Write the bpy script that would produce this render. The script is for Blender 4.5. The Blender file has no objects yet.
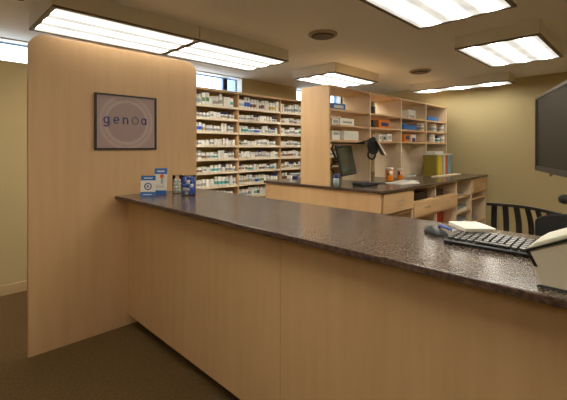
import bpy, math, random
from mathutils import Vector, Matrix
random.seed(7)
S = bpy.context.scene
COL = S.collection
PI = math.pi
S2 = math.sqrt(2)

# ------------------------------------------------------------------ materials
def mat(name, col, rough=0.6, metal=0.0, spec=0.5, noise=None, bump=None, coat=0.0):
    """noise = (colour2, scale, (sx,sy,sz), lo, hi); bump = (scale, strength)"""
    m = bpy.data.materials.new(name); m.use_nodes = True
    nt = m.node_tree; b = nt.nodes['Principled BSDF']
    b.inputs['Base Color'].default_value = (*col, 1)
    b.inputs['Roughness'].default_value = rough
    b.inputs['Metallic'].default_value = metal
    b.inputs['Specular IOR Level'].default_value = spec
    b.inputs['Coat Weight'].default_value = coat
    tc = nt.nodes.new('ShaderNodeTexCoord')
    if noise:
        c2, sc, st, lo, hi = noise
        mp = nt.nodes.new('ShaderNodeMapping'); mp.inputs['Scale'].default_value = st
        n = nt.nodes.new('ShaderNodeTexNoise'); n.inputs['Scale'].default_value = sc
        n.inputs['Detail'].default_value = 6
        r = nt.nodes.new('ShaderNodeValToRGB')
        r.color_ramp.elements[0].position = lo; r.color_ramp.elements[0].color = (*col, 1)
        r.color_ramp.elements[1].position = hi; r.color_ramp.elements[1].color = (*c2, 1)
        nt.links.new(tc.outputs['Object'], mp.inputs[0]); nt.links.new(mp.outputs[0], n.inputs['Vector'])
        nt.links.new(n.outputs['Fac'], r.inputs[0]); nt.links.new(r.outputs[0], b.inputs['Base Color'])
    if bump:
        n = nt.nodes.new('ShaderNodeTexNoise'); n.inputs['Scale'].default_value = bump[0]
        n.inputs['Detail'].default_value = 3
        bp = nt.nodes.new('ShaderNodeBump'); bp.inputs['Strength'].default_value = bump[1]
        bp.inputs['Distance'].default_value = 0.01
        nt.links.new(tc.outputs['Object'], n.inputs['Vector'])
        nt.links.new(n.outputs['Fac'], bp.inputs['Height']); nt.links.new(bp.outputs[0], b.inputs['Normal'])
    return m

M = {}
M['maple'] = mat('maple', (0.615, 0.395, 0.20), 0.45, noise=((0.665, 0.44, 0.235), 3.0, (6, 6, 0.5), 0.3, 0.7))
M['maple_pale'] = mat('maple_pale', (0.68, 0.55, 0.37), 0.5, noise=((0.73, 0.60, 0.42), 3.0, (5, 5, 0.5), 0.3, 0.7))
M['maple_horizontal'] = mat('maple_horizontal', (0.64, 0.42, 0.215), 0.45, noise=((0.70, 0.47, 0.25), 3.0, (0.6, 6, 6), 0.3, 0.7))
M['laminate'] = mat('speckled_laminate', (0.055, 0.040, 0.030), 0.2, spec=0.42, noise=((0.19, 0.145, 0.115), 120, (1, 1, 1), 0.36, 0.66))
M['laminate_edge'] = mat('laminate_edge', (0.045, 0.026, 0.02), 0.35, noise=((0.15, 0.085, 0.06), 55, (1, 1, 1), 0.4, 0.65))
M['shelf_wood'] = mat('shelf_wood', (0.44, 0.29, 0.085), 0.6, noise=((0.50, 0.34, 0.11), 4.0, (1, 4, 4), 0.3, 0.7))
M['shelf_edge'] = mat('shelf_edge', (0.84, 0.75, 0.55), 0.5)
M['wall'] = mat('wall_paint', (0.49, 0.405, 0.215), 0.85, bump=(120, 0.03))
M['ceiling'] = mat('ceiling_paint', (0.90, 0.89, 0.84), 0.9, bump=(90, 0.03))
M['carpet'] = mat('carpet', (0.125, 0.077, 0.032), 0.98, spec=0.1, noise=((0.17, 0.108, 0.050), 60, (1, 1, 1), 0.35, 0.7), bump=(400, 0.5))
M['trim'] = mat('trim_wood', (0.55, 0.40, 0.22), 0.5)
M['housing'] = mat('fixture_housing', (0.80, 0.76, 0.66), 0.5)
M['fixture_frame'] = mat('fixture_frame', (0.12, 0.09, 0.05), 0.4, metal=0.5)
M['black'] = mat('black_plastic', (0.013, 0.013, 0.014), 0.35)
M['black_soft'] = mat('black_upholstery', (0.016, 0.015, 0.015), 0.75, bump=(300, 0.2))
M['charcoal'] = mat('charcoal_plastic', (0.05, 0.055, 0.06), 0.4)
M['dark_metal'] = mat('dark_metal', (0.05, 0.045, 0.04), 0.35, metal=0.7)
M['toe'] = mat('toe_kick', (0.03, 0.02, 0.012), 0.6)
M['white'] = mat('white_plastic', (0.80, 0.80, 0.76), 0.45)
M['paper'] = mat('paper', (0.82, 0.80, 0.73), 0.8)
M['cream'] = mat('cream_plastic', (0.62, 0.56, 0.43), 0.45)
M['cream_top'] = mat('cream_lid_plastic', (0.80, 0.80, 0.68), 0.4)
M['steel'] = mat('brushed_steel', (0.65, 0.62, 0.56), 0.35, metal=0.9)
M['silver'] = mat('silver_paint', (0.085, 0.08, 0.068), 0.4, metal=0.4)
M['blue'] = mat('blue_card', (0.02, 0.16, 0.52), 0.5)
M['navy'] = mat('navy_plastic', (0.015, 0.03, 0.17), 0.3)
M['royal'] = mat('royal_blue', (0.03, 0.12, 0.62), 0.35)
M['sash_sky_tint'] = mat('sash_sky_reflection', (0.22, 0.42, 0.70), 0.5)  # blue sky reflection painted into the sash colour
M['orange'] = mat('amber_plastic', (0.85, 0.26, 0.02), 0.3)
M['orange_card'] = mat('orange_card', (0.80, 0.25, 0.03), 0.6)
M['red'] = mat('red_card', (0.55, 0.05, 0.02), 0.6)
M['red_orange'] = mat('red_orange_card', (0.75, 0.14, 0.04), 0.6)
M['teal'] = mat('teal_label', (0.10, 0.42, 0.42), 0.6)
M['green'] = mat('green_label', (0.14, 0.34, 0.12), 0.6)
M['greyblue'] = mat('grey_blue_label', (0.36, 0.42, 0.46), 0.6)
M['grey'] = mat('grey_label', (0.40, 0.39, 0.36), 0.6)
M['ochre'] = mat('ochre_label', (0.62, 0.40, 0.08), 0.6)
M['brown'] = mat('brown_label', (0.25, 0.13, 0.07), 0.6)
M['olive'] = mat('olive_binder', (0.26, 0.20, 0.03), 0.5)
M['lime'] = mat('green_binder', (0.32, 0.38, 0.04), 0.5)
M['yellow'] = mat('yellow_binder', (0.80, 0.60, 0.04), 0.5)
M['skyblue'] = mat('sky_blue_binder', (0.16, 0.42, 0.58), 0.5)
M['key'] = mat('keycap', (0.07, 0.07, 0.066), 0.3)
M['screen'] = mat('monitor_glass', (0.03, 0.045, 0.032), 0.12, spec=0.8)
M['tv_screen'] = mat('television_glass', (0.028, 0.027, 0.02), 0.45, spec=0.25)
M['outside'] = mat('outside_building_paint', (0.16, 0.36, 0.72), 0.8)
M['letter'] = mat('letter_blue', (0.035, 0.055, 0.25), 0.6)
M['ring_grey'] = mat('ring_grey', (0.12, 0.10, 0.17), 0.6)
M['vent_dark'] = mat('vent_dark', (0.09, 0.06, 0.035), 0.6)
M['vent_rim'] = mat('vent_rim', (0.42, 0.34, 0.23), 0.5)

def glass_mat(name, col, gloss):
    m = bpy.data.materials.new(name); m.use_nodes = True; nt = m.node_tree
    for n in list(nt.nodes): nt.nodes.remove(n)
    o = nt.nodes.new('ShaderNodeOutputMaterial'); mx = nt.nodes.new('ShaderNodeMixShader')
    t = nt.nodes.new('ShaderNodeBsdfTransparent'); t.inputs[0].default_value = (*col, 1)
    g = nt.nodes.new('ShaderNodeBsdfGlossy'); g.inputs['Roughness'].default_value = 0.05
    lw = nt.nodes.new('ShaderNodeLayerWeight'); lw.inputs['Blend'].default_value = gloss
    nt.links.new(lw.outputs['Fresnel'], mx.inputs[0]); nt.links.new(t.outputs[0], mx.inputs[1])
    nt.links.new(g.outputs[0], mx.inputs[2]); nt.links.new(mx.outputs[0], o.inputs[0])
    return m
M['pane'] = glass_mat('window_glass', (0.96, 0.98, 1.0), 0.1)
M['jar_glass'] = glass_mat('jar_glass', (0.93, 0.95, 0.93), 0.25)
M['acrylic'] = glass_mat('acrylic', (0.9, 0.92, 0.92), 0.2)

def diffuser_mat(strength):
    """a prismatic lens over three tubes: bright strips along the tubes, dimmer cells between them"""
    m = bpy.data.materials.new('light_diffuser'); m.use_nodes = True; nt = m.node_tree
    for n in list(nt.nodes): nt.nodes.remove(n)
    N = nt.nodes.new; L = nt.links.new
    o = N('ShaderNodeOutputMaterial'); e = N('ShaderNodeEmission'); tc = N('ShaderNodeTexCoord'); sp = N('ShaderNodeSeparateXYZ')
    L(tc.outputs['Generated'], sp.inputs[0])
    def mth(op, a, b=None, c=None):
        n = N('ShaderNodeMath'); n.operation = op
        for i, v in enumerate((a, b, c)):
            if v is None: continue
            if isinstance(v, (int, float)): n.inputs[i].default_value = v
            else: L(v, n.inputs[i])
        return n.outputs[0]
    # the tubes show through the prismatic lens as three bright strips, with dimmer lens between and cross ribs
    cy = mth('COSINE', mth('MULTIPLY', mth('ADD', sp.outputs['Y'], -1/6), 2 * PI * 3))
    cx = mth('COSINE', mth('MULTIPLY', sp.outputs['X'], 2 * PI * 3))
    strip = mth('POWER', mth('MULTIPLY_ADD', cy, 0.5, 0.5), 2.8)
    nz = N('ShaderNodeTexNoise'); nz.inputs['Scale'].default_value = 9; L(tc.outputs['Generated'], nz.inputs['Vector'])
    lens = mth('ADD', mth('MULTIPLY_ADD', cx, 0.04, 0.66), mth('MULTIPLY_ADD', nz.outputs['Fac'], 0.3, -0.17))
    s = mth('ADD', mth('MULTIPLY', strip, mth('MULTIPLY_ADD', cx, 0.25*strength, 0.75*strength)), lens)
    L(s, e.inputs['Strength'])
    e.inputs['Color'].default_value = (1.0, 0.93, 0.80, 1)
    L(e.outputs[0], o.inputs[0])
    return m
M['diffuser'] = diffuser_mat(27)

def poster_mat():
    m = bpy.data.materials.new('sign_print'); m.use_nodes = True; nt = m.node_tree; b = nt.nodes['Principled BSDF']
    b.inputs['Roughness'].default_value = 0.35
    N = nt.nodes.new; L = nt.links.new
    tc = N('ShaderNodeTexCoord'); mp = N('ShaderNodeMapping'); mp.inputs['Scale'].default_value = (1, 0, 1)
    ln = N('ShaderNodeVectorMath'); ln.operation = 'LENGTH'
    L(tc.outputs['Object'], mp.inputs[0]); L(mp.outputs[0], ln.inputs[0])
    r = N('ShaderNodeValToRGB'); cr = r.color_ramp
    base = (0.43, 0.32, 0.30, 1); ring = (0.52, 0.41, 0.38, 1); inner = (0.39, 0.285, 0.265, 1)
    stops = [(0.0, inner), (0.160, inner), (0.172, ring), (0.20, base), (0.215, ring), (0.235, base), (0.28, base)]
    cr.elements[0].position = 0; cr.elements[0].color = inner
    cr.elements[1].position = 1; cr.elements[1].color = base
    for p, c in stops[1:]:
        e = cr.elements.new(p); e.color = c
    L(ln.outputs['Value'], r.inputs[0]); L(r.outputs[0], b.inputs['Base Color'])
    return m
M['sign_print'] = poster_mat()

# ------------------------------------------------------------------ mesh builder
class MB:
    def __init__(s): s.v = []; s.f = []; s.m = []; s.sm = []
    def add(s, vs, fs, m=0, smooth=False):
        k = len(s.v); s.v += [Vector(v) for v in vs]
        for f in fs: s.f.append([k + i for i in f]); s.m.append(m); s.sm.append(smooth)
        return s
    def box(s, x0, x1, y0, y1, z0, z1, m=0):
        v = [(x0,y0,z0),(x1,y0,z0),(x1,y1,z0),(x0,y1,z0),(x0,y0,z1),(x1,y0,z1),(x1,y1,z1),(x0,y1,z1)]
        return s.add(v, [(0,3,2,1),(4,5,6,7),(0,1,5,4),(1,2,6,5),(2,3,7,6),(3,0,4,7)], m)
    def obox(s, c, size, R=None, m=0):
        hx, hy, hz = (q / 2 for q in size); R = R or Matrix.Identity(3)
        v = [Vector(c) + R @ Vector(p) for p in [(-hx,-hy,-hz),(hx,-hy,-hz),(hx,hy,-hz),(-hx,hy,-hz),(-hx,-hy,hz),(hx,-hy,hz),(hx,hy,hz),(-hx,hy,hz)]]
        return s.add(v, [(0,3,2,1),(4,5,6,7),(0,1,5,4),(1,2,6,5),(2,3,7,6),(3,0,4,7)], m)
    def lathe(s, prof, c=(0,0,0), seg=16, m=0, R=None):
        """prof: list of (r, z) or (r, z, material) from bottom to top"""
        R = R or Matrix.Identity(3); vs = []; c = Vector(c)
        for p in prof:
            for i in range(seg):
                a = 2 * PI * i / seg; vs.append(c + R @ Vector((p[0]*math.cos(a), p[0]*math.sin(a), p[1])))
        k = len(s.v); s.v += vs
        for j in range(len(prof) - 1):
            mm = prof[j][2] if len(prof[j]) > 2 else m
            for i in range(seg):
                a, b = j*seg+i, j*seg+(i+1) % seg
                s.f.append([k+a, k+b, k+b+seg, k+a+seg]); s.m.append(mm); s.sm.append(True)
        s.f.append([k+i for i in reversed(range(seg))]); s.m.append(prof[0][2] if len(prof[0]) > 2 else m); s.sm.append(False)
        t = k + (len(prof)-1)*seg
        s.f.append([t+i for i in range(seg)]); s.m.append(prof[-1][2] if len(prof[-1]) > 2 else m); s.sm.append(False)
        return s
    def prism(s, poly, axis, a, b, m=0):
        """poly in the plane across axis ('x': (y,z); 'y': (x,z); 'z': (x,y))"""
        def P(p, t): return {'x': (t, p[0], p[1]), 'y': (p[0], t, p[1]), 'z': (p[0], p[1], t)}[axis]
        n = len(poly); vs = [P(p, a) for p in poly] + [P(p, b) for p in poly]
        fs = [tuple(range(n))[::-1], tuple(range(n, 2*n))] + [(i, (i+1) % n, n+(i+1) % n, n+i) for i in range(n)]
        return s.add(vs, fs, m)
    def tube(s, pts, r, seg=8, m=0, closed=False):
        pts = [Vector(p) for p in pts]; n = len(pts); rings = []
        prev = None
        for i, p in enumerate(pts):
            if closed: d = pts[(i+1) % n] - pts[i-1]
            else: d = pts[min(i+1, n-1)] - pts[max(i-1, 0)]
            d.normalize()
            u = prev - d*prev.dot(d) if prev is not None else (d.cross(Vector((0,0,1))) if abs(d.z) < .9 else d.cross(Vector((1,0,0))))
            u.normalize(); prev = u; w = d.cross(u)
            rr = r[i] if isinstance(r, (list, tuple)) else r
            rings.append([p + u*rr*math.cos(2*PI*k/seg) + w*rr*math.sin(2*PI*k/seg) for k in range(seg)])
        k0 = len(s.v)
        for g in rings: s.v += g
        for i in range(n if closed else n-1):
            j = (i+1) % n
            for k in range(seg):
                s.f.append([k0+i*seg+k, k0+i*seg+(k+1) % seg, k0+j*seg+(k+1) % seg, k0+j*seg+k]); s.m.append(m); s.sm.append(True)
        if not closed:
            s.f.append([k0+k for k in reversed(range(seg))]); s.m.append(m); s.sm.append(False)
            s.f.append([k0+(n-1)*seg+k for k in range(seg)]); s.m.append(m); s.sm.append(False)
        return s
    def mesh(s, name, mats, origin):
        me = bpy.data.meshes.new(name)
        me.from_pydata([tuple(v - origin) for v in s.v], [], s.f)
        for mm in mats: me.materials.append(M[mm])
        for p, mi, sm in zip(me.polygons, s.m, s.sm): p.material_index = mi; p.use_smooth = sm
        import bmesh
        bm = bmesh.new(); bm.from_mesh(me); bmesh.ops.recalc_face_normals(bm, faces=bm.faces); bm.to_mesh(me); bm.free()
        me.update(); return me
    def build(s, name, mats, parent=None, bevel=0, local=False, origin=None):
        if isinstance(mats, str): mats = [mats]
        if parent is not None:
            w = Vector((0,0,0)); q = parent
            while q is not None: w = w + q.location; q = q.parent
            org = Vector((0,0,0)) if local else w
            o = bpy.data.objects.new(name, s.mesh(name, mats, org)); COL.objects.link(o); o.parent = parent
        else:
            if origin is None:
                xs = [v.x for v in s.v]; ys = [v.y for v in s.v]; zs = [v.z for v in s.v]
                origin = ((min(xs)+max(xs))/2, (min(ys)+max(ys))/2, min(zs))
            org = Vector(origin)
            o = bpy.data.objects.new(name, s.mesh(name, mats, org)); COL.objects.link(o); o.location = org
        if bevel:
            b = o.modifiers.new('bevel', 'BEVEL'); b.width = bevel; b.segments = 2; b.limit_method = 'ANGLE'
        return o

def tag(o, label, cat, group=None):
    o['label'] = label; o['category'] = cat
    if group: o['group'] = group
    return o
def root(name, loc, label, cat, group=None, rot=0):
    o = bpy.data.objects.new(name, None); COL.objects.link(o); o.location = loc; o.rotation_euler = (0, 0, rot)
    o.empty_display_size = 0.1
    return tag(o, label, cat, group)
def struct(o): o['kind'] = 'structure'; return o
def copy_tree(o, parent=None):
    c = o.copy(); COL.objects.link(c)
    if parent is not None: c.parent = parent
    for ch in list(o.children): copy_tree(ch, c)
    return c
def Rz(a): return Matrix.Rotation(a, 3, 'Z')

# ------------------------------------------------------------------ room shell (+X along the partition, +Y along the counter)
WX, WY, WL, WF, CZ = 6.88, 4.72, -2.6, -2.6, 2.635
struct(MB().box(WL-.1, WX+.1, WF-.1, WY+.2, -0.1, 0).build('floor', 'carpet'))
struct(MB().box(WL-.1, WX+.1, WF-.1, WY+.2, CZ, CZ+.1).build('ceiling', 'ceiling'))
struct(MB().box(WX, WX+.15, WF, WY+.2, 0, CZ).build('wall_right', 'wall'))
struct(MB().box(WL-.15, WL, WF, WY+.2, 0, CZ).build('wall_left', 'wall'))
struct(MB().box(WL, WX, WF-.15, WF, 0, CZ).build('wall_front', 'wall'))
WIN = [(-0.10, 1.28), (2.40, 3.78), (5.06, 6.44)]; WZ0, WZ1 = 2.395, 2.628
wb = MB().box(WL, WX, WY, WY+.2, 0, WZ0).box(WL, WX, WY, WY+.2, WZ1, CZ)
xs = [WL] + [v for w in WIN for v in w] + [WX]
for i in range(0, len(xs), 2): wb.box(xs[i], xs[i+1], WY, WY+.2, WZ0, WZ1)
struct(wb.build('wall_back', 'wall'))
struct(MB().box(WL, WX, WY-.018, WY, 0, .105).build('baseboard_back', 'trim', bevel=.003))
struct(MB().box(WX-.018, WX, WF, WY-.02, 0, .105).build('baseboard_right', 'trim', bevel=.003))
struct(MB().box(WL, WL+.018, WF, WY-.02, 0, .105).build('baseboard_left', 'trim', bevel=.003))
struct(MB().box(WL+.02, WX-.02, WF, WF+.018, 0, .105).build('baseboard_front', 'trim', bevel=.003))
for n, (a, b) in enumerate(WIN, 1):
    w = struct(MB().box(a, b, WY+.002, WY+.198, WZ0, WZ0+.008).box(a, b, WY+.002, WY+.198, WZ1-.008, WZ1)
               .box(a, a+.008, WY+.002, WY+.198, WZ0+.008, WZ1-.008).box(b-.008, b, WY+.002, WY+.198, WZ0+.008, WZ1-.008).build('window_%d' % n, 'white'))
    y0, y1 = WY+.14, WY+.17
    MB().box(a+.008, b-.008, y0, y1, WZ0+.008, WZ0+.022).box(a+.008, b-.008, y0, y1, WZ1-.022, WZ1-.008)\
        .box(a+.008, a+.03, y0, y1, WZ0+.022, WZ1-.022).box(b-.03, b-.008, y0, y1, WZ0+.022, WZ1-.022).build('window_frame', 'sash_sky_tint', w)
    MB().box(b-.27, b-.19, y0, y1, WZ0+.022, WZ1-.022).build('mullion', 'black', w)
    MB().box(a+.03, b-.27, y0+.012, y0+.016, WZ0+.022, WZ1-.022).build('pane', 'pane', w)
    MB().box(b-.19, b-.03, y0+.012, y0+.016, WZ0+.022, WZ1-.022).build('pane', 'pane', w)
# neighbouring building outside, seen through the middle window
nb = root('building', (6.65, 8.3, 0), 'blue walled building outside, glimpsed through the high window above the bottles', 'building')
MB().box(6.1, 7.2, 8, 8.6, 0, 6).build('wall', 'outside', nb)
MB().box(6.08, 7.25, 7.95, 8.65, 6, 6.15).build('roof', 'grey', nb)

# ------------------------------------------------------------------ ceiling lights
H = 1.0; ZB = 1.5 + H
def light(name_label, x0, x1, y0, y1):
    """x0..y1: edges of the glowing lens"""
    t = root('ceiling_light', ((x0+x1)/2, (y0+y1)/2, ZB), name_label, 'light', 'surface-mounted fluorescent ceiling lights')
    e = .028
    MB().box(x0-e, x1+e, y0-e, y1+e, ZB+.012, CZ).build('housing', 'housing', t)
    MB().box(x0-e, x1+e, y0-e, y0, ZB-.002, ZB+.012).box(x0-e, x1+e, y1, y1+e, ZB-.002, ZB+.012)\
        .box(x0-e, x0, y0, y1, ZB-.002, ZB+.012).box(x1, x1+e, y0, y1, ZB-.002, ZB+.012).build('frame', 'fixture_frame', t)
    MB().box(x0, x1, y0, y1, ZB+.002, ZB+.010).build('diffuser', 'diffuser', t)
    return t
light('white boxy ceiling light above the left end of the partition panel', .734, 1.864, 3.023, 3.715)
light('white boxy ceiling light end to end with the one over the partition panel', 1.93, 3.05, 3.023, 3.715)
light('largest ceiling light, cut off by the top edge of the photo', 1.869, 2.995, .724, 1.388)
light('ceiling light at the right, above and left of the television', 3.925, 5.023, .748, 1.42)
light('ceiling light above the end panel of the shelf hutch', 3.963, 4.985, 3.01, 3.72)
light('long narrow ceiling light near the far right wall', 6.27, 6.555, 1.57, 3.056)
# unseen fixtures added along the same rows to brighten partition and counter front
light('added unseen ceiling light over the customer side in front of the counter', -.19, .94, .724, 1.388)
light('added unseen ceiling light over the left part of the customer side', -2.25, -1.12, .724, 1.388)
light('added unseen ceiling light behind the viewpoint over the staff aisle', 1.869, 2.995, -1.50, -.83)
light('added unseen ceiling light behind the viewpoint near the right wall', 3.925, 5.023, -1.50, -.83)

def vent(x, y, r, label):
    t = root('ceiling_vent', (x, y, CZ), label, 'vent', 'round ceiling vents')
    MB().lathe([(r*.84, -.020), (r, -.012), (r, 0)], (x, y, CZ), 32).build('rim', 'vent_rim', t)
    for k in range(3):
        a = r*(.78-.25*k)
        MB().lathe([(a*.8, -.032+.002*k), (a, -.028+.002*k), (a, -.020)], (x, y, CZ), 28).build('louvre', 'vent_dark', t)
vent(2.89, 2.34, .144, 'round brown ceiling vent left of the largest ceiling light')
vent(5.27, 2.448, .152, 'round brown ceiling vent above the shelf hutch, near the narrow light')
tag(MB().lathe([(.022, -.03), (.038, -.02), (.042, 0)], (.572, 3.345, CZ), 20).build('smoke_detector', 'vent_dark'),
    'small dark ceiling fitting at the top left corner of the photo', 'detector')

# ------------------------------------------------------------------ partition panel and sign
def rounded(x0, x1, z0, z1, r, n=8):
    p = [(x0, z0), (x1, z0)]
    for k in range(n+1): a = PI/2*k/n; p.append((x1-r+r*math.cos(a), z1-r+r*math.sin(a)))
    for k in range(n+1): a = PI/2+PI/2*k/n; p.append((x0+r+r*math.cos(a), z1-r+r*math.sin(a)))
    return p
tag(MB().prism(rounded(.595, 1.978, 0, 2.335, .11), 'y', 3.18, 3.215).build('partition_panel', 'maple', bevel=.002),
    'tall maple partition panel with rounded top corners at the counter end', 'partition')
sg = root('framed_sign', (1.2955, 3.18, 1.72), 'dark-framed sign with blue lettering hung on the maple partition', 'sign')
FX0, FX1, FZ0, FZ1 = 1.037, 1.554, 1.490, 1.948
MB().box(FX0, FX1, 3.155, 3.18, FZ0, FZ0+.014).box(FX0, FX1, 3.155, 3.18, FZ1-.014, FZ1)\
    .box(FX0, FX0+.014, 3.155, 3.18, FZ0+.014, FZ1-.014).box(FX1-.014, FX1, 3.155, 3.18, FZ0+.014, FZ1-.014).build('frame', 'black', sg)
MB().box(FX0+.014, FX1-.014, 3.166, 3.178, FZ0+.014, FZ1-.014).build('print', 'sign_print', sg)
def uX(px, Y): u = (px-283.5)/373; return Y*(1+u)/(1-u)
LR, LZ, LY = .0245, 1.734, 3.164
def arc_pts(cx, cz, r, a0, a1, n=22, rx=None):
    return [(cx+(rx or r)*math.cos(a0+(a1-a0)*k/n), LY, cz+r*math.sin(a0+(a1-a0)*k/n)) for k in range(n+1)]
def letter(px, strokes_of):
    cx = uX(px, 3.18); b = MB()
    for st in strokes_of(cx): b.tube(st, .0047, 6)
    b.build('letter', 'letter', sg)
letter(105.8, lambda c: [arc_pts(c, LZ, LR, 0, 2*PI, rx=.019), [(c+.020, LY, LZ+LR+.002), (c+.020, LY, LZ-LR-.008)] + arc_pts(c, LZ-LR-.008, .018, 0, -PI*.85, 12, rx=.020)[1:]])
letter(115.8, lambda c: [arc_pts(c, LZ, LR, 0, PI*1.75, rx=.020), [(c-.019, LY, LZ), (c+.020, LY, LZ)]])
letter(124.8, lambda c: [[(c-.018, LY, LZ-LR-.004), (c-.018, LY, LZ+LR+.002)], arc_pts(c, LZ+.006, .018, PI, 0, 14) + [(c+.018, LY, LZ-LR-.004)]])
letter(143.0, lambda c: [arc_pts(c, LZ, LR, 0, 2*PI, rx=.019), [(c+.020, LY, LZ+LR+.002), (c+.020, LY, LZ-LR-.004)]])
ocx = uX(134.5, 3.18)
pts = [(ocx+.027*math.sin(a), 3.1635, 1.734+(.031+.004*math.cos(a))*math.cos(a)) for a in [2*PI*k/28 for k in range(28)]]
MB().tube(pts, .0034, 6, closed=True).build('letter_ring', 'ring_grey', sg)
MB().tube([(ocx, 3.1635, 1.765), (ocx+.004, 3.1635, 1.776)], .003, 6).build('letter_ring_tip', 'ring_grey', sg)

# ------------------------------------------------------------------ front counter
CT = 1.109
cb = root('service_counter', (1.62, 1.0, 0), 'long maple service counter base with dark recessed toe kick', 'counter')
MB().box(1.308, 1.326, 1.332, 3.18, .092, CT-.027).build('front_panel', 'maple', cb)
MB().box(1.308, 1.326, -1.2, 1.329, .092, CT-.027).build('front_panel', 'maple', cb)
MB().box(1.326, 1.95, -1.2, 3.179, .092, CT-.027).build('carcass', 'maple_pale', cb)
MB().box(1.385, 1.90, -1.15, 3.17, 0, .092).build('toe_kick', 'toe', cb)
ct = MB().box(1.2, 1.994, -1.25, 3.18, CT-.027, CT)
o = ct.build('countertop', ['laminate', 'laminate_edge'], bevel=.004)
for p in o.data.polygons:
    if abs(p.normal.z) < .5: p.material_index = 1
tag(o, 'long glossy speckled brown countertop running from the partition to the right', 'countertop')

# ------------------------------------------------------------------ leaflets and jars on the counter
def uP(px, d): u = (px-283.5)/373; return (d*(1+u)/S2, d*(1-u)/S2)
FACE = -PI/4    # local -Y turned towards the camera side of the counter
def leaflet(px, d, w, h, kind, label, turn=0):
    x, y = uP(px, d); t = root('leaflet_stand', (x, y, CT), label, 'leaflet', rot=FACE+turn)
    tilt = Matrix.Rotation(math.radians(-8), 3, 'X')
    def bx(z0, z1, x0, x1, y0, y1, m, nm):
        b = MB().box(x0, x1, y0, y1, z0, z1); b.v = [tilt @ v for v in b.v]; b.build(nm, m, t, local=True)
    bx(0.003, h, -w/2, w/2, 0, .004, 'paper', 'card')
    bx(h*.78, h, -w/2, w/2, -.0015, 0, 'blue', 'header')
    bx(0.003, h*(.24 if kind == 0 else .17), -w/2, w/2, -.0015, 0, 'blue', 'footer')
    bx(h*.86, h*.91, -w*.3, w*.3, -.0022, -.0015, 'white', 'header_text')
    if kind == 0:
        pts = [tilt @ Vector((.026*math.cos(a), -.002, h*.5+.026*math.sin(a))) for a in [2*PI*k/24 for k in range(24)]]
        MB().tube(pts, .0045, 6, closed=True).build('emblem', 'letter', t, local=True)
        m_ = MB().lathe([(.018, 0), (.018, .002)], (0, 0, 0), 18, R=Matrix.Rotation(PI/2, 3, 'X'))
        m_.v = [tilt @ (v + Vector((0, -.001, h*.5))) for v in m_.v]; m_.build('emblem_fill', 'white', t, local=True)
        bx(h*.44, h*.55, -.008, .006, -.0042, -.003, 'brown', 'emblem_figure')
        bx(h*.10, h*.14, -w*.3, w*.3, -.0022, -.0015, 'white', 'footer_text')
    else:
        m_ = MB().lathe([(.018, 0), (.018, .002)], (0, 0, 0), 14, R=Matrix.Rotation(PI/2, 3, 'X'))
        m_.v = [tilt @ (v + Vector((.010, -.001, h*.70))) for v in m_.v]; m_.build('emblem_fill', 'red_orange', t, local=True)
        bx(h*.42, h*.62, .002, .022, -.002, 0, 'greyblue', 'printed_figure')
        for q in range(3): bx(h*(.27+.045*q), h*(.285+.045*q), -w*.36, w*.30, -.002, 0, 'grey', 'printed_line')
    # acrylic easel foot behind the card
    MB().box(-w/2, w/2, .012, .05, 0, .003).box(-w*.3, w*.3, .022, .026, .003, h*.55).build('easel', 'acrylic', t, local=True)
leaflet(147.5, 3.00, .118, .172, 0, 'short blue and white leaflet with round emblem, front one on the counter')
leaflet(160.0, 3.14, .108, .225, 1, 'taller blue and white leaflet with orange dot behind the short one')

def jar(px, d, r, h, label, mats, n, glabel, grp, pr):
    x, y = uP(px, d); t = root('glass_jar', (x, y, CT), label, 'jar')
    MB().lathe([(r*.96, 0), (r, .006), (r, h)], (x, y, CT), 28).build('base_and_wall', 'jar_glass', t)
    MB().tube([(x+r*math.cos(a), y+r*math.sin(a), CT+h) for a in [2*PI*k/28 for k in range(28)]], .0035, 6, closed=True).build('rim', 'jar_glass', t)
    protos = {}
    k = 0; z = CT+.009+pr
    while k < n:
        ring = [(0, 0)] if r < .045 else [(0, 0)]
        R_ = r-pr-.004; m_ = max(4, int(2*PI*R_/(2.15*pr)))
        off = random.random()*6
        ring = [(R_*math.cos(off+2*PI*j/m_), R_*math.sin(off+2*PI*j/m_)) for j in range(m_)] + [(0, 0)]
        for (a, b) in ring:
            if k >= n: break
            mm = random.choice(mats)
            if mm not in protos:
                s = MB().lathe([(pr*.3, -pr*.92), (pr*.8, -pr*.6), (pr, 0), (pr*.8, pr*.6), (pr*.3, pr*.92)], (0, 0, 0), 10)
                o = s.build('candy', mm, origin=(0, 0, 0)); protos[mm] = o
            else:
                o = protos[mm].copy(); COL.objects.link(o)
            o.location = (x+a, y+b, z); o.rotation_euler = (random.random(), random.random(), random.random())
            tag(o, glabel[mm], 'candy', grp[mm]); k += 1
        z += pr*1.9
jar(177.3, 3.24, .041, .158, 'smaller clear glass jar of white candies beside the leaflets',
    ['white'], 19, {'white': 'round white candy inside the smaller glass jar'}, {'white': 'white candies in the smaller jar'}, .0155)
jar(188.6, 3.10, .057, .165, 'larger clear glass jar packed with blue and white candies',
    ['royal', 'royal', 'white'], 38, {'royal': 'round deep blue candy inside the larger glass jar', 'white': 'round white candy inside the larger glass jar'},
    {'royal': 'blue candies in the larger jar', 'white': 'white candies in the larger jar'}, .0155)

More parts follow.
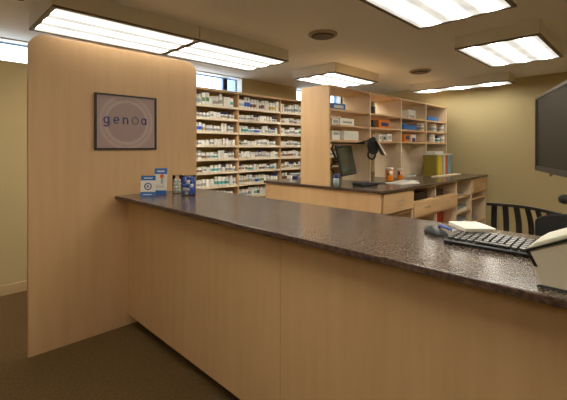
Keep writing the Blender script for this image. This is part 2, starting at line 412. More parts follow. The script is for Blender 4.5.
# ------------------------------------------------------------------ wall shelving with bottles
SY0, SY1 = 4.40, 4.69
BX = [2.576, 3.453, 4.33, 5.205, 6.08, 6.86]
BZ = [2.105, 1.925, 1.735, 1.544, 1.352, 1.163, .963, .775, .585, .395, .10]
bay_names = ['leftmost', 'second', 'third', 'fourth', 'fifth']
for i in range(5):
    x0, x1 = BX[i], BX[i+1]
    t = root('shelving_bay', ((x0+x1)/2, 4.55, 0), 'maple wall shelving bay, %s from the left along the back wall' % bay_names[i], 'shelving', 'wall shelving bays')
    a = x0 + .02*(1 if i == 0 else .5); b = x1 - .02*(1 if i == 4 else .5)
    MB().box(x0, a, SY0, SY1, 0, 2.31).build('side_panel', 'maple', t)
    MB().box(b, x1, SY0, SY1, 0, 2.31).build('side_panel', 'maple', t)
    MB().box(x0, x1, SY0-.005, SY1, 2.31, 2.335).build('top_board', 'maple_horizontal', t)
    MB().box(a, b, SY1-.012, SY1, 0, 2.31).build('back_panel', 'shelf_wood', t)
    for z in BZ:
        s = MB().box(a, b, SY0+.006, SY1-.012, z-.018, z).build('shelf', 'shelf_wood', t)
        MB().box(a, b, SY0, SY0+.006, z-.026, z+.004).build('label_strip', 'shelf_edge', s)

LABC = {'teal': 'teal', 'green': 'green', 'greyblue': 'grey blue', 'grey': 'grey', 'ochre': 'ochre', 'brown': 'brown', 'plain': 'plain white', 'royal': 'blue'}
CAPC = {'white': 'white', 'navy': 'navy blue', 'grey': 'grey'}
bottle_mesh = {}
def bottle(shape, cap, lab):
    key = (shape, cap, lab)
    if key not in bottle_mesh:
        lm = 'paper' if lab == 'plain' else lab
        m = ['white', cap, lm]
        s = MB()
        if shape == 'carton':
            s.box(-.5, .5, -.5, .5, 0, 1, 0).box(-.44, .44, -.515, -.5, .30, .62, 2).box(-.5, .5, -.5, .5, 1, 1.005, 1)
        elif shape == 'round':
            s.lathe([(.46, 0, 0), (.5, .03, 0), (.5, .20, 2), (.502, .56, 0), (.5, .68, 0), (.36, .76, 0), (.36, .79, 1), (.40, .79, 1), (.40, .99, 1), (.36, 1.0, 1)], seg=12)
        else:   # squat wide-capped
            s.lathe([(.46, 0, 0), (.5, .04, 0), (.5, .22, 2), (.502, .52, 0), (.5, .66, 0), (.44, .72, 1), (.46, .72, 1), (.46, .98, 1), (.42, 1.0, 1)], seg=12)
        bottle_mesh[key] = s.mesh('bottle', m, Vector((0, 0, 0)))
    return bottle_mesh[key]
rows = [(.12, .18), (.07, .10), (.085, .125), (.07, .10), (.085, .125), (.075, .11), (.09, .135), (.09, .13)]
row_names = ['top', 'second', 'third', 'fourth', 'fifth', 'sixth', 'seventh', 'eighth']
spans = []
for j in range(8):
    spans.append((0, j, 2.72 if j < 7 else 3.08, 3.437))
    spans.append((1, j, 3.468, 4.315 if j < 7 else 4.05))
    if j < 7: spans.append((2, j, 4.345, 4.95))
    if j < 5: spans.append((3, j, 5.60, 6.065))
count = 0
for (bay, j, x0, x1) in spans:
    x = x0; shape = 'round'; cap = 'white'; lab = 'plain'; w = .05; h = .1; run = 0; bold = []
    while True:
        if run <= 0:      # the same product stands in runs of a few
            run = random.randint(1, 2)
            shape = random.choices(['round', 'squat', 'carton'], [5, 3, 1])[0]
            cap = random.choices(['white', 'navy', 'grey'], [10, 1.3, 1.4])[0]
            lab = random.choices(['plain', 'greyblue', 'grey', 'teal', 'green', 'ochre', 'brown', 'royal'], [6, 4, 4, 2.2, 1.2, 1, .8, .7])[0]
            w = random.uniform(.047, .068); h = random.uniform(*rows[j])
        if x + w > x1: break
        o = bpy.data.objects.new('medicine_bottle' if shape != 'carton' else 'medicine_carton', bottle(shape, cap, lab)); COL.objects.link(o)
        dd = w*.92
        o.location = (x+w/2, SY0+.012+dd/2+random.uniform(0, .015), BZ[j]); o.scale = (w*.97, dd, h*random.uniform(.97, 1.03))
        if shape == 'carton':
            lb = 'small white carton with %s label, %s shelf of the %s wall shelving bay' % (LABC[lab], row_names[j], bay_names[bay])
        else:
            lb = '%s white bottle, %s cap, %s label, %s shelf of %s shelving bay' % ('squat' if shape == 'squat' else 'tall', CAPC[cap], LABC[lab], row_names[j], bay_names[bay])
        tag(o, lb, 'carton' if shape == 'carton' else 'bottle', 'medicine %s on the %s shelf of the %s bay' % ('cartons' if shape == 'carton' else 'bottles', row_names[j], bay_names[bay]))
        count += 1; x += w + random.uniform(.001, .006); run -= 1
print('bottles', count)

# ------------------------------------------------------------------ island: worktop, cabinets, hutch
IX0, IX1, IY0, IY1, IT = 3.35, 6.70, 1.95, 3.73, 1.07
o = MB().box(IX0, IX1, IY0, IY1, IT-.03, IT).build('worktop', ['laminate', 'laminate_edge'], bevel=.004)
for p in o.data.polygons:
    if abs(p.normal.z) < .5: p.material_index = 1
tag(o, 'dark speckled worktop of the island behind the service counter', 'worktop')
BT = IT-.03; FY = 1.985; BY = 2.64; T = .018
tag(MB().box(3.37, 3.39, FY-.01, 3.71, 0, BT).build('island_end_panel', 'maple'), 'plain maple end panel closing the near end of the island', 'panel')
def handle(parent, x, z, y):
    MB().tube([(x-.05, y, z), (x-.05, y-.025, z), (x-.045, y-.028, z), (x+.045, y-.028, z), (x+.05, y-.025, z), (x+.05, y, z)], .005, 8).build('handle', 'steel', parent)
def drawer(parent, x0, x1, z0, z1, handles, y=FY):
    d = MB().box(x0+.003, x1-.003, y-.019, y-.001, z0, z1).build('drawer_front', 'maple_horizontal', parent, bevel=.002)
    for hx in handles: handle(d, hx, (z0+z1)/2+.01, y-.018)
    return d
def cabinet(x0, x1, label, boards, drawers, uprights=()):
    t = root('base_cabinet', ((x0+x1)/2, (FY+BY)/2, 0), label, 'cabinet', 'island base cabinets')
    MB().box(x0, x0+T, FY, BY, 0, BT).build('side_panel', 'maple_pale', t)
    MB().box(x1-T, x1, FY, BY, 0, BT).build('side_panel', 'maple_pale', t)
    MB().box(x0+T, x1-T, BY-.01, BY, 0, BT).build('back_panel', 'maple_pale', t)
    for z in boards: MB().box(x0+T, x1-T, FY+.004, BY-.01, z-T, z).build('shelf', 'maple_horizontal', t)
    for (x, z0, z1) in uprights: MB().box(x-T/2, x+T/2, FY, BY-.01, z0, z1).build('divider', 'maple_pale', t)
    for (a, b, z0, z1, hs) in drawers: drawer(t, a, b, z0, z1, hs)
    return t
cabinet(3.39, 4.08, 'maple cabinet at the island corner with one drawer over an open bay', [.10, .45, .80, BT], [(3.41, 4.08, .82, 1.03, [3.75])])
cabinet(4.08, 5.42, 'wide maple cabinet with two open cubbies above a wide drawer', [.10, .40, .695, .875, BT], [(4.09, 5.41, .705, .865, [4.42, 5.08])], [(4.72, .875, BT-T), (4.75, .10, .677)])
cabinet(5.42, 6.02, 'narrow open maple shelf cabinet between the wide drawer and the last drawer', [.10, .38, .58, .80, BT], [])
cabinet(6.02, 6.68, 'last maple cabinet of the island, small drawer over open shelves', [.10, .36, .73, .83, BT], [(6.03, 6.67, .84, 1.03, [6.35])])
rb = root('base_cabinet', (5.03, 3.15, 0), 'back run of maple base cabinets behind the island hutch', 'cabinet', 'island base cabinets')
MB().box(3.39, 6.68, BY+.002, 3.69, .09, BT).build('carcass', 'maple_pale', rb)
MB().box(3.42, 6.66, BY+.02, 3.64, 0, .09).build('toe_kick', 'toe', rb)
for k in range(5):
    a = 3.39+.658*k; d = MB().box(a+.003, a+.655, 3.69, 3.708, .10, BT-.005).build('door', 'maple', rb)
    MB().tube([(a+.6, 3.708, .8), (a+.6, 3.73, .8), (a+.6, 3.73, .9), (a+.6, 3.708, .9)], .005, 8).build('handle', 'steel', d)
def thing_box(name, x0, x1, y0, y1, z0, z1, m, label, cat, group=None, bevel=.002):
    return tag(MB().box(x0, x1, y0, y1, z0, z1).build(name, m, bevel=bevel), label, cat, group)
def carton(x0, x1, y0, d, z, h, m, stripe, label, cat='box', frac=(.25, .75), name='carton'):
    t = root(name, ((x0+x1)/2, y0+d/2, z), label, cat)
    MB().box(x0, x1, y0, y0+d, z, z+h).build('body', m, t, bevel=.002)
    if stripe:
        MB().box(x0+(x1-x0)*.2, x0+(x1-x0)*.85, y0-.0015, y0, z+h*frac[0], z+h*frac[1]).build('label', stripe, t)
    return t
# dark blocks put in as shade for the cubbies, then the shelf contents
carton(4.13, 4.60, 2.04, .50, .875, .085, 'toe', None, 'low dark brown block added as shade in the left cubby of the wide cabinet', 'box')
carton(4.77, 5.10, 2.04, .50, .875, .085, 'toe', None, 'low dark brown block added as shade in the right cubby of the wide cabinet', 'box')
carton(5.02, 5.38, 2.15, .35, .40, .215, 'red', None, 'red bin on the open shelf under the wide drawer', 'bin', name='storage_bin')
carton(4.25, 4.55, 2.2, .3, .40, .12, 'brown', None, 'brown box on the open shelf under the wide drawer', 'box')
for k, (z, lbl) in enumerate([(.38, 'lowest'), (.58, 'middle')]):
    for q in range(2):
        thing_box('paper_stack', 5.47, 5.92, 2.02+.01*q, 2.45, z+.045*q, z+.04+.045*q, ['white', 'greyblue'][q],
                  '%s stack on the %s visible shelf of the narrow open cabinet' % (['white paper', 'grey blue folder'][q], lbl), 'papers')
thing_box('paper_stack', 5.50, 5.88, 2.05, 2.45, .80, .83, 'grey', 'thin grey stack on the upper shelf of the narrow open cabinet', 'papers')
thing_box('paper_stack', 6.10, 6.5, 2.06, 2.5, .36, .40, 'grey', 'thin grey stack low in the last island cabinet', 'papers')

# hutch
HX = [3.35, 4.21, 5.04, 5.87, 6.70]; HY0, HY1 = 2.62, 3.05; HT = 2.23
hu = root('shelf_hutch', (5.03, 2.82, IT), 'open-backed maple shelf hutch standing on the island worktop', 'hutch')
for i, x in enumerate(HX):
    t = .012
    a, b = (x, x+.024) if i == 0 else ((x-.024, x) if i == 4 else (x-t, x+t))
    MB().box(a, b, HY0, HY1, IT, HT).build('end_panel' if i in (0, 4) else 'divider', 'maple' if i == 0 else 'maple_pale', hu)
for i in range(4):
    a = HX[i] + (.024 if i == 0 else .012); b = HX[i+1] - (.024 if i == 3 else .012)
    for z in (HT, 1.96, 1.78, 1.60):
        MB().box(a, b, HY0, HY1, z-.022, z).build('shelf', 'maple_horizontal', hu)
def pX(px, Y=2.66): return uX(px, Y)
def hbox(pa, pb, z, h, m, stripe, label, d=.2, Y=2.66, cat='box', frac=(.25, .75), name='carton'):
    return carton(pX(pa, Y), pX(pb, Y), Y, d, z, h, m, stripe, label, cat, frac, name)
Z1, Z2, Z3 = 1.96, 1.78, 1.60
hbox(331, 345.5, Z1, .072, 'blue', 'white', 'blue carton with white label on the hutch top shelf, nearest the end panel')
hbox(340, 354, Z2, .085, 'paper', 'grey', 'pale carton with grey print on the hutch middle shelf, first bay', frac=(.3, .6))
hbox(332, 339, Z2, .075, 'white', 'greyblue', 'small white carton beside the end panel on the hutch middle shelf')
hbox(332, 340, Z3, .11, 'white', 'grey', 'small white carton beside the end panel on the lowest hutch shelf', frac=(.55, .8))
hbox(344, 358.5, Z3, .115, 'paper', 'white', 'wide pale carton on the lowest hutch shelf, first bay')
hbox(373.5, 375.5, Z1, .10, 'charcoal', None, 'slim dark carton on the hutch top shelf, second bay')
hbox(373.5, 375.5, Z2, .10, 'charcoal', None, 'slim dark carton on the hutch middle shelf, second bay')
hbox(379, 390, Z2, .115, 'orange_card', 'navy', 'orange carton with navy label on the hutch middle shelf', frac=(.25, .7))
for q, (a, b) in enumerate([(379, 382.5), (383, 386.5), (387.5, 392)]):
    hbox(a, b, Z3, [.09, .085, .105][q], 'white', ['grey', 'charcoal', 'grey'][q],
         ['first small white bottle box on the lowest hutch shelf, second bay', 'middle small white box with black mark on the lowest hutch shelf', 'wider white box rightmost in the second bay of lowest hutch shelf'][q], d=.1)
hbox(408.5, 415.5, Z1, .13, 'white', 'grey', 'white carton on the hutch top shelf, third bay', frac=(.1, .4))
hbox(403.5, 417, Z2, .085, 'blue', None, 'long blue carton on the hutch middle shelf, third bay')
hbox(404.5, 410.5, Z3, .115, 'orange_card', 'navy', 'orange carton with navy label on the lowest hutch shelf', frac=(.3, .8))
hbox(411, 416, Z3, .115, 'white', 'navy', 'white carton with navy label beside the orange one, lowest hutch shelf', frac=(.0, .55))
hbox(428, 438.5, Z1, .075, 'blue', None, 'blue carton on the hutch top shelf, last bay')
def hbottle(px, z, w, h, cap, lab, label, Y=2.632):
    o = bpy.data.objects.new('medicine_bottle', bottle('squat', cap, lab)); COL.objects.link(o)
    o.location = (pX(px, Y+w/2), Y+w/2, z); o.scale = (w, w, h); tag(o, label, 'bottle')
hbottle(420.5, Z2, .11, .12, 'white', 'grey', 'white bottle beside the long blue carton, hutch middle shelf')
hbottle(432, Z2, .14, .14, 'white', 'greyblue', 'left white bottle on the hutch middle shelf, last bay')
hbottle(440.5, Z2, .12, .13, 'white', 'grey', 'right white bottle on the hutch middle shelf, last bay')
hbottle(431, Z3, .12, .14, 'white', 'plain', 'left white bottle on the lowest hutch shelf, last bay')
hbottle(437, Z3, .09, .11, 'navy', 'teal', 'teal-labelled bottle between two white ones, lowest hutch shelf')
hbottle(441, Z3, .11, .14, 'white', 'grey', 'right white bottle on the lowest hutch shelf, last bay')

# binders and papers
bx = 5.71
bind = [('olive', .045), ('lime', .045), ('yellow', .09), ('yellow', .07), ('greyblue', .05), ('white', .07), ('red_orange', .11), ('skyblue', .12)]
names = ['olive binder at the left end of the binder row', 'yellow-green binder beside the olive one on the island',
         'left one of the two yellow binders', 'right one of the two yellow binders', 'thin grey blue binder beside the yellow ones',
         'white binder left of the red one on the island', 'red binder on the island worktop', 'sky blue binder at the right end of the row']
for (m, w), lb in zip(bind, names):
    t = root('ring_binder', (bx+w/2, 2.485, IT), lb, 'binder', 'binders on the island worktop')
    h = .325
    MB().box(bx, bx+.004, 2.40, 2.60, IT, IT+h).box(bx+w-.006, bx+w-.002, 2.40, 2.60, IT, IT+h).box(bx+.004, bx+w-.006, 2.40, 2.404, IT, IT+h).build('cover', m, t)
    MB().box(bx+.006, bx+w-.008, 2.41, 2.59, IT+.008, IT+h-.012).build('pages', 'paper', t)
    bx += w
thing_box('paper_stack', 5.70, 6.32, 2.38, 2.59, IT+.3255, IT+.345, 'paper', 'loose white papers lying on top of the binders', 'papers')
thing_box('shallow_box', 5.74, 6.05, 2.42, 2.57, IT+.3455, IT+.385, 'white', 'flat white box on the papers above the binders', 'box')
thing_box('folder', 5.50, 6.40, 2.27, 2.38, IT, IT+.018, 'shelf_edge', 'cream folder lying in front of the binders', 'folder')
# papers, pen
def flat(name, cx, cy, w, d, rot, z, t_, m, label, cat, group=None):
    o = MB().obox((cx, cy, z+t_/2), (w, d, t_), Rz(rot)).build(name, m, bevel=.001); return tag(o, label, cat, group)
flat('paper_stack', 4.28, 2.22, .36, .26, -.15, IT, .012, 'paper', 'white papers lying in front of the amber bottles', 'papers')
flat('paper_stack', 4.55, 2.30, .30, .22, .1, IT, .009, 'paper', 'second white sheets right of the amber bottle papers', 'papers')
flat('clipboard', 4.60, 2.285, .24, .05, .1, IT+.0092, .004, 'greyblue', 'slim grey blue strip lying on the white sheets', 'clipboard')
flat('paper_stack', 5.45, 2.78, .34, .22, 0, IT, .015, 'white', 'white papers under the hutch behind the amber bottles', 'papers')
tag(MB().tube([(4.00, 2.43, IT+.008), (4.10, 2.34, IT+.008)], .007, 8).build('pen', 'charcoal'), 'dark pen lying left of the white papers on the island', 'pen')
def vial(px, d, r, h, label, lab2):
    x, y = uP(px, d); t = root('pill_bottle', (x, y, IT), label, 'bottle', 'amber pill bottles on the island')
    MB().lathe([(r*.93, 0), (r, .006), (r, h*.80), (r*.9, h*.83)], (x, y, IT), 24).build('body', 'orange', t)
    MB().lathe([(r*1.02, h*.83), (r*1.02, h*.985), (r*.95, h)], (x, y, IT), 24).build('cap', 'white', t)
    R = Rz(FACE); z0, z1 = h*.45, h*.75
    for nm, m_, a0, a1 in (('label', 'paper', -PI/2-.25, -PI/2+.6), ('label_print', lab2, -PI/2-.9, -PI/2-.27)):
        s = MB(); n = 8; vs = []
        for k in range(n+1):
            a = a0+(a1-a0)*k/n
            for rr in (r*.99, r*1.012):
                for z in (z0, z1): vs.append(Vector((x, y, IT)) + R @ Vector((rr*math.cos(a), rr*math.sin(a), z)))
        fs = []
        for k in range(n):
            q = 4*k; fs += [(q+2, q+3, q+7, q+6), (q, q+4, q+5, q+1), (q+1, q+5, q+7, q+3), (q, q+2, q+6, q+4)]
        fs += [(0, 1, 3, 2), (4*n, 4*n+2, 4*n+3, 4*n+1)]
        s.add(vs, fs, 0, True).build(nm, m_, t)
vial(389.5, 4.90, .048, .180, 'larger amber pill bottle with white cap, left of the pair', 'brown')
vial(400.0, 5.12, .040, .155, 'smaller amber pill bottle with dark printed label, right of the pair', 'navy')
# tub on the back part of the island
tb = root('plastic_tub', (*uP(294.5, 4.72), IT), 'white tub with navy label standing left of the hutch end panel', 'tub')
x, y = uP(294.5, 4.72)
MB().lathe([(.052, 0), (.06, .008), (.062, .088), (.058, .092)], (x, y, IT), 24).build('body', 'white', tb)
MB().lathe([(.064, .092), (.064, .112), (.058, .116)], (x, y, IT), 24).build('lid', 'greyblue', tb)
MB().obox((x-.043, y-.043, IT+.062), (.06, .004, .045), Rz(FACE)).build('label', 'navy', tb)
# cup and tape behind the monitor
cx, cy = uP(336.3, 4.15)
cup = root('plastic_cup', (cx, cy, IT), 'clear grey cup beside the hutch end panel, under the monitor', 'cup')
MB().lathe([(.036, 0), (.042, .006), (.046, .115)], (cx, cy, IT), 20).build('wall', 'jar_glass', cup)
MB().lathe([(.030, .012), (.034, .014), (.036, .10)], (cx, cy, IT), 16).build('insert', 'greyblue', cup)
tag(MB().lathe([(.020, 0), (.024, .004), (.028, .05)], (cx, cy, IT+.1005), 16).build('spool', 'navy'), 'navy spool poking out of the clear grey cup', 'spool')
# closed black laptop
lx, ly = uP(365, 4.28)
lp = root('closed_laptop', (lx, ly, IT), 'closed black laptop lying on the island in front of the monitor', 'laptop', rot=math.radians(-18))
MB().box(-.115, .115, -.085, .085, .004, .026).build('base', 'black', lp, local=True, bevel=.004)
MB().box(-.115, .115, -.085, .085, .0275, .042).build('lid', 'charcoal', lp, local=True, bevel=.004)

# ------------------------------------------------------------------ monitors on the rail
rail = root('monitor_rail', (3.78, 2.70, 1.56), 'black horizontal rail under the lowest hutch shelf', 'rail')
MB().box(3.38, 4.19, 2.69, 2.715, 1.556, 1.572).build('bar', 'black', rail)
MB().box(3.40, 3.44, 2.685, 2.72, 1.572, 1.578).box(4.14, 4.18, 2.685, 2.72, 1.572, 1.578).build('bracket', 'black', rail)
def frameR(phi, tilt, roll=0):
    return Rz(phi) @ Matrix.Rotation(tilt, 3, 'X') @ Matrix.Rotation(roll, 3, 'Y')
phi = math.radians(17); R1 = frameR(phi, math.radians(-12))
TLc = Vector((3.43, 2.575, 1.54)); W1, H1 = .54, .365
C1 = TLc + R1 @ Vector((W1/2, 0, -H1/2))
mo = root('computer_monitor', (C1.x, C1.y, C1.z), 'flat black computer monitor with dark green screen hung beside the hutch end panel', 'monitor')
def part(parent, c, size, m, nm, R, C, bevel=.003):
    MB().obox(C + R @ Vector(c), size, R).build(nm, m, parent, bevel=bevel)
part(mo, (0, .014, 0), (W1, .028, H1), 'black', 'bezel', R1, C1)
part(mo, (0, -.001, .004), (W1-.03, .004, H1-.04), 'screen', 'screen', R1, C1, 0)
part(mo, (0, .04, 0), (.2, .03, .16), 'black', 'back_housing', R1, C1)
e0 = C1 + R1 @ Vector((-.08, .055, .02))
MB().tube([e0, e0+Vector((-.02, .05, .01)), Vector((3.56, 2.75, 1.50)), Vector((3.56, 2.71, 1.556))], .013, 10).build('arm', 'black', mo)
MB().tube([e0+Vector((-.03, .0, -.02)), e0+Vector((-.10, .04, -.05)), e0+Vector((-.11, .08, -.10)), e0+Vector((-.04, .06, -.15))], .010, 8).build('cable', 'black', mo)
# second display, turned nearly edge-on
C2 = Vector((*uP(379.5, 4.62), 1.515)); R2 = frameR(math.radians(40), math.radians(-30))
m2 = root('computer_monitor', (C2.x, C2.y, C2.z), 'tilted swing-arm display seen edge-on beside the first hutch divider', 'monitor')
part(m2, (0, 0, 0), (.26, .018, .22), 'cream', 'bezel', R2, C2)
part(m2, (0, -.010, 0), (.24, .003, .20), 'screen', 'screen', R2, C2, 0)
part(m2, (0, .011, 0), (.25, .006, .21), 'black', 'back_cover', R2, C2)
K = Vector((*uP(372.5, 4.60), 1.50))
Rk = Rz(math.radians(-45))
pr = MB()
poly = [(-.055, .115), (.01, .15), (.05, .11), (.075, .02), (.055, -.06), (.0, -.075), (-.045, -.05), (-.06, .03)]
pr.prism(poly, 'y', -.035, .035); pr.v = [K + Rk @ v for v in pr.v]; pr.build('mount', 'black', m2, bevel=.01)
MB().tube([K + Rk @ Vector((-.01+.045*math.cos(a), 0, -.075+.055*math.sin(a))) for a in [2*PI*k/20 for k in range(20)]], .012, 8, closed=True).build('handle_loop', 'black', m2)
MB().tube([K + Rk @ Vector((-.04, 0, .10)), Vector((3.98, 2.66, 1.60-.035)), Vector((3.98, 2.70, 1.564))], .010, 8).build('arm', 'dark_metal', m2)
MB().tube([K + Rk @ Vector((.02, 0, .03)), C2 + R2 @ Vector((0, .014, 0))], .014, 8).build('pivot', 'black', m2)

# ------------------------------------------------------------------ things on the front counter, right
kb = root('keyboard', (1.655, .40, CT), 'black computer keyboard with dark keys on the service counter', 'keyboard')
prof = [(1.565, CT), (1.745, CT), (1.75, CT+.026), (1.735, CT+.029), (1.57, CT+.018), (1.56, CT+.012)]
MB().prism([(a, b) for a, b in prof], 'y', .17, .625).build('body', 'black', kb, bevel=.003)
sl = (.029-.018)/(.165)
keys = [(r, c) for r in range(6) for c in range(17)]
kk = 0
for (r, c) in keys:
    if c == 13 and r != 3 or (r == 4 and c > 13 and c != 15): continue
    kx = 1.580+.0262*r; ky = .603-.0258*c
    if r == 0 and 4 <= c <= 8: 
        if c != 4: continue
        MB().obox((kx, .603-.0258*6, CT+.021+sl*(kx-1.57)+.003), (.02, .125, .007)).build('key', 'key', kb, bevel=.002); kk += 1; continue
    MB().obox((kx, ky, CT+.021+sl*(kx-1.57)+.002), (.0195, .0205, .009), Matrix.Rotation(-math.atan(sl), 3, 'Y')).build('key', 'key', kb, bevel=.002); kk += 1
print('keys', kk)
# mouse
mx, my = 1.700, .715; ms = root('computer_mouse', (mx, my, CT), 'dark grey computer mouse at the left end of the keyboard', 'mouse', rot=math.radians(-25))
s = MB(); n1, n2 = 14, 8; vs = []
for i in range(n1+1):
    t_ = -1+2*i/n1; w_ = .034*math.sqrt(max(0.0, 1-abs(t_)**2.6))+.002; hh = .031*(1-(abs(t_-.15)/1.15)**2.2)+.006
    for k in range(n2+1):
        a = PI*k/n2; vs.append((w_*math.cos(a), .062*t_, hh*math.sin(a)**.8 if 0 < k < n2 else 0))
fs = [(i*(n2+1)+k, i*(n2+1)+k+1, (i+1)*(n2+1)+k+1, (i+1)*(n2+1)+k) for i in range(n1) for k in range(n2)]
fs += [(i*(n2+1), (i+1)*(n2+1), (i+1)*(n2+1)+n2, i*(n2+1)+n2) for i in range(n1)]
fs += [tuple(range(n2+1)), tuple(n1*(n2+1)+k for k in reversed(range(n2+1)))]
s.add(vs, fs, 0, True).build('shell', 'charcoal', ms, local=True)
MB().tube([(0, -.030, .034), (0, -.022, .037), (0, -.015, .038)], .004, 8).build('wheel', 'black', ms, local=True)
# note pad and pen
ZK = CT+.036
np_ = root('note_pad', (1.767, .584, ZK), 'white note pad lying across the left end of the keyboard', 'note pad')
MB().obox((1.767, .584, ZK+.009), (.132, .162, .012), Rz(-PI/4)).build('sheets', 'paper', np_, bevel=.001)
MB().obox((1.767, .584, ZK+.0015), (.132, .162, .003), Rz(-PI/4)).build('backing_card', 'shelf_edge', np_)
pn = root('ballpoint_pen', (1.655, .625, ZK), 'blue ballpoint pen with white tip lying by the note pad', 'pen')
a, b = Vector((1.715, .70, ZK+.004)), Vector((1.645, .617, ZK+.004)); c = b + (b-a).normalized()*.018
MB().tube([a, b], .0055, 10).build('barrel', 'royal', pn)
MB().tube([b, c], [.0055, .003], 10).build('tip', 'white', pn)
# card terminal / printer
pt = root('receipt_printer', (1.34, .10, CT), 'cream receipt printer with sloping lid at the right end of the counter', 'printer')
def sidebody(x0, x1, poly, nm, m, bev=.004): MB().prism(poly, 'x', x0, x1).build(nm, m, pt, bevel=bev)
sidebody(1.262, 1.43, [(.235, CT), (.2655, CT+.092), (.17, CT+.138), (.05, CT+.185), (-.04, CT+.185), (-.04, CT)], 'body', 'cream', .006)
sidebody(1.258, 1.434, [(.2655, CT+.094), (.267, CT+.098), (.17, CT+.144), (.05, CT+.191), (-.04, CT+.191), (-.04, CT+.187), (.05, CT+.187), (.17, CT+.140)], 'seam', 'black', 0)
sidebody(1.260, 1.432, [(.268, CT+.098), (.262, CT+.108), (.240, CT+.126), (.17, CT+.160), (.05, CT+.207), (-.04, CT+.207), (-.04, CT+.193), (.05, CT+.193), (.17, CT+.146)], 'lid', 'cream_top', .004)
sidebody(1.259, 1.275, [(.238, CT+.055), (.2475, CT+.055), (.267, CT+.094), (.2575, CT+.094)], 'side_slot', 'black', 0)
MB().box(1.255, 1.435, -.045, .240, CT, CT+.006).build('base_plate', 'charcoal', pt)

# ------------------------------------------------------------------ chairs behind the counter
sc = root('slat_back_chair', (3.48, .84, 0), 'black slat-back chair with curved top rail between the counters', 'chair')
Lp, Rp, Mp = Vector((3.73, 1.10, 0)), Vector((3.52, .52, 0)), Vector((3.765, .82, 0))
def arc(t): return Lp*(1-t)**2*1 + (Mp*2-(Lp+Rp)*.5)*2*t*(1-t) + Rp*t*t
def rail_pts(z, n=16): return [arc(k/n)+Vector((0, 0, z)) for k in range(n+1)]
def bar(pts, wz, wy, nm, m):
    s = MB(); vs = []
    for i, p in enumerate(pts):
        d = (pts[min(i+1, len(pts)-1)]-pts[max(i-1, 0)]); d.z = 0; d.normalize(); nrm = Vector((d.y, -d.x, 0))
        for a_, b_ in ((-1, -1), (1, -1), (1, 1), (-1, 1)): vs.append(p+nrm*a_*wy/2+Vector((0, 0, b_*wz/2)))
    fs = [(4*i+k, 4*i+(k+1) % 4, 4*i+4+(k+1) % 4, 4*i+4+k) for i in range(len(pts)-1) for k in range(4)] + [(0, 3, 2, 1), tuple(4*(len(pts)-1)+k for k in range(4))]
    s.add(vs, fs).build(nm, m, sc, bevel=.003)
bar(rail_pts(.992), .026, .022, 'top_rail', 'black')
bar(rail_pts(.56), .03, .022, 'lower_rail', 'black')
for t_ in (.10, .25, .405, .56, .70, .85):
    p = arc(t_); d = (arc(t_+.02)-arc(t_-.02)).normalized(); ang = math.atan2(d.y, d.x)
    s = MB(); vs = []; n = 10
    for i in range(n+1):
        z = .57+(.985-.57)*i/n; off = Vector((d.y, -d.x, 0))*(-.035*math.sin(PI*i/n)); lat = d*(.02*t_*math.sin(PI*i/n))
        for a_, b_ in ((-1, -1), (1, -1), (1, 1), (-1, 1)):
            vs.append(p+off+lat+d*a_*.023+Vector((d.y, -d.x, 0))*b_*.006+Vector((0, 0, z)))
    fs = [(4*i+k, 4*i+(k+1) % 4, 4*i+4+(k+1) % 4, 4*i+4+k) for i in range(n) for k in range(4)] + [(0, 3, 2, 1), (4*n, 4*n+1, 4*n+2, 4*n+3)]
    s.add(vs, fs).build('slat', 'black', sc)
seat = [(3.72, 1.04), (3.68, .60), (3.36, .64), (3.30, .84), (3.38, 1.06)]
MB().prism(seat, 'z', .50, .54).build('seat', 'black_soft', sc, bevel=.012)
for (x, y) in ((3.71, 1.07), (3.60, .60)):
    MB().tube([(x+.03, y, 0), (x, y, .50), (x+.01, y, .56)], .014, 8).build('leg', 'black', sc)
for (x, y) in ((3.40, 1.03), (3.36, .68)):
    MB().tube([(x-.02, y, 0), (x, y, .50)], .014, 8).build('leg', 'black', sc)

oc = root('office_stool', (3.00, .34, 0), 'black padded swivel chair partly hidden at the right edge', 'chair')
X, Y = 3.00, .34
for k in range(5):
    a = 2*PI*k/5+.3
    lg = MB().tube([(X, Y, .10), (X+.26*math.cos(a), Y+.26*math.sin(a), .065)], [.022, .014], 8).build('leg', 'black', oc)
    MB().lathe([(.024, -.011), (.027, 0), (.024, .011)], (X+.26*math.cos(a), Y+.26*math.sin(a), .028), 14, R=Matrix.Rotation(PI/2, 3, 'X')).build('caster', 'black', lg)
MB().tube([(X, Y, .08), (X, Y, .60)], .025, 12).build('column', 'dark_metal', oc)
MB().lathe([(.20, 0), (.235, .02), (.24, .05), (.20, .08), (.08, .09)], (X, Y, .58), 28).build('seat', 'black_soft', oc)
bk = MB(); n = 12; vs = []
for i in range(n+1):
    t_ = -1+2*i/n; yy = Y+.03+.25*t_; xx = X+.24-.07*t_*t_
    h0, h1 = .75+.03*t_*t_, 1.045-.05*t_**4
    for a_, z in ((0, h0), (.05, h0+.01), (.05, h1-.01), (0, h1)): vs.append((xx+a_, yy, z))
fs = [(4*i+k, 4*i+(k+1) % 4, 4*i+4+(k+1) % 4, 4*i+4+k) for i in range(n) for k in range(4)] + [(0, 3, 2, 1), (4*n, 4*n+1, 4*n+2, 4*n+3)]
bk.add(vs, fs).build('backrest', 'black_soft', oc, bevel=.015)
MB().tube([(X+.02, Y, .61), (X+.28, Y, .62), (X+.30, Y+.03, .76)], .016, 8).build('back_support', 'dark_metal', oc)
MB().tube([(X+.285, Y+.03, .95), (X+.30, Y+.03, 1.12)], .014, 8).build('headrest_post', 'dark_metal', oc)
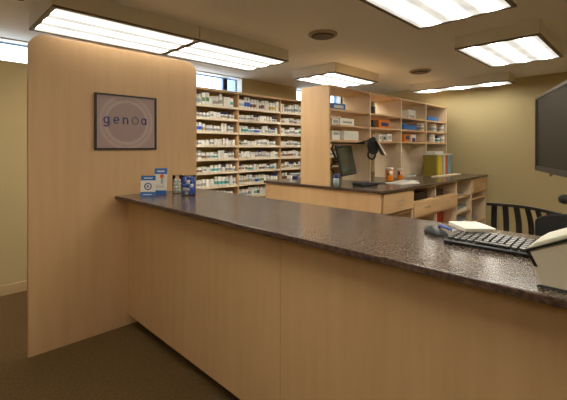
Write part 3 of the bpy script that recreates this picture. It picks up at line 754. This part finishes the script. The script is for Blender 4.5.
MB().tube([(X+.25, Y-.14, 1.135), (X+.27, Y-.10, 1.14), (X+.28, Y+.05, 1.145), (X+.27, Y+.13, 1.14), (X+.265, Y+.155, 1.135)], [.02, .034, .038, .034, .018], 12).build('headrest', 'black_soft', oc)

# ------------------------------------------------------------------ television hung from the ceiling
P0 = Vector((3.81, .731, 0)); dv = Vector((-.931, -.364, 0)); nrm = Vector((-.364, .931, 0))
TW = 1.04; Tz0, Tz1 = 1.315, 1.935
Ct = P0 + dv*TW/2 + Vector((0, 0, (Tz0+Tz1)/2))
Rt = Matrix(((.931, -nrm.x, 0), (.364, -nrm.y, 0), (0, 0, 1)))   # local x along the set, local -y out of the screen
tv = root('television', (Ct.x, Ct.y, Ct.z), 'flat dark television hung at the right edge of the photo', 'television')
part(tv, (0, .028, 0), (TW, .05, Tz1-Tz0), 'charcoal', 'casing', Rt, Ct, .004)
HH = Tz1-Tz0
for c_, s_, nm in (((0, -.004, HH/2-.011), (TW, .014, .022), 'bezel'), ((0, -.004, -HH/2+.020), (TW, .014, .04), 'bezel'),
                   ((-TW/2+.0125, -.004, .009), (.025, .014, HH-.062), 'bezel'), ((TW/2-.0125, -.004, .009), (.025, .014, HH-.062), 'bezel')):
    part(tv, c_, s_, 'silver' if nm == 'bezel' else 'black', nm, Rt, Ct, 0)
part(tv, (0, .001, .009), (TW-.05, .004, HH-.062), 'tv_screen', 'screen', Rt, Ct, 0)
for sx in (-1, 1): part(tv, (sx*(TW/2-.036), -.0015, .009), (.022, .004, HH-.062), 'black', 'screen_edge', Rt, Ct, 0)
part(tv, (0, -.0015, HH/2-.028), (TW-.05, .004, .012), 'black', 'screen_edge', Rt, Ct, 0)
MB().lathe([(.006, -.022), (.011, -.016), (.011, -.006), (.008, 0)], Ct+Rt @ Vector((.03, 0, -HH/2)), 12).build('sensor', 'brown', tv)
B_ = Ct + Rt @ Vector((-.1, .052, 0)); Pp = Ct + Rt @ Vector((-.12, .24, 0))
part(tv, (-.1, .06, 0), (.25, .012, .25), 'black', 'wall_plate', Rt, Ct, 0)
MB().tube([B_+Rt @ Vector((0, .01, 0)), Pp], .02, 10).build('bracket', 'black', tv)
MB().tube([Pp-Vector((0, 0, .05)), Vector((Pp.x, Pp.y, CZ))], .02, 12).build('ceiling_pole', 'black', tv)

# ------------------------------------------------------------------ world, camera, settings
w = bpy.data.worlds.new('sky'); S.world = w; w.use_nodes = True
nt = w.node_tree; bg = nt.nodes['Background']
tc = nt.nodes.new('ShaderNodeTexCoord'); nz = nt.nodes.new('ShaderNodeTexNoise'); nz.inputs['Scale'].default_value = 2.5
rp = nt.nodes.new('ShaderNodeValToRGB')
rp.color_ramp.elements[0].position = .35; rp.color_ramp.elements[0].color = (.75, .88, 1, 1)
rp.color_ramp.elements[1].position = .6; rp.color_ramp.elements[1].color = (1, 1, 1, 1)
nt.links.new(tc.outputs['Generated'], nz.inputs['Vector']); nt.links.new(nz.outputs['Fac'], rp.inputs[0]); nt.links.new(rp.outputs[0], bg.inputs['Color'])
bg.inputs['Strength'].default_value = 4

cam = bpy.data.cameras.new('camera'); co = bpy.data.objects.new('camera', cam); COL.objects.link(co)
cam.sensor_width = 36; cam.lens = 36*373/567
cam.shift_y = -(200-148.5)/567
cam.clip_start = .02
co.location = (0, 0, 1.5); co.rotation_euler = (PI/2, 0, -PI/4)
S.camera = co
S.view_settings.view_transform = 'Standard'; S.view_settings.look = 'None'
S.view_settings.exposure = 0.38; S.view_settings.gamma = 1; S.view_settings.use_curve_mapping = False
S.cycles.use_denoising = True
S.cycles.max_bounces = 10; S.cycles.diffuse_bounces = 6; S.cycles.transparent_max_bounces = 16
S.cycles.sample_clamp_indirect = 4
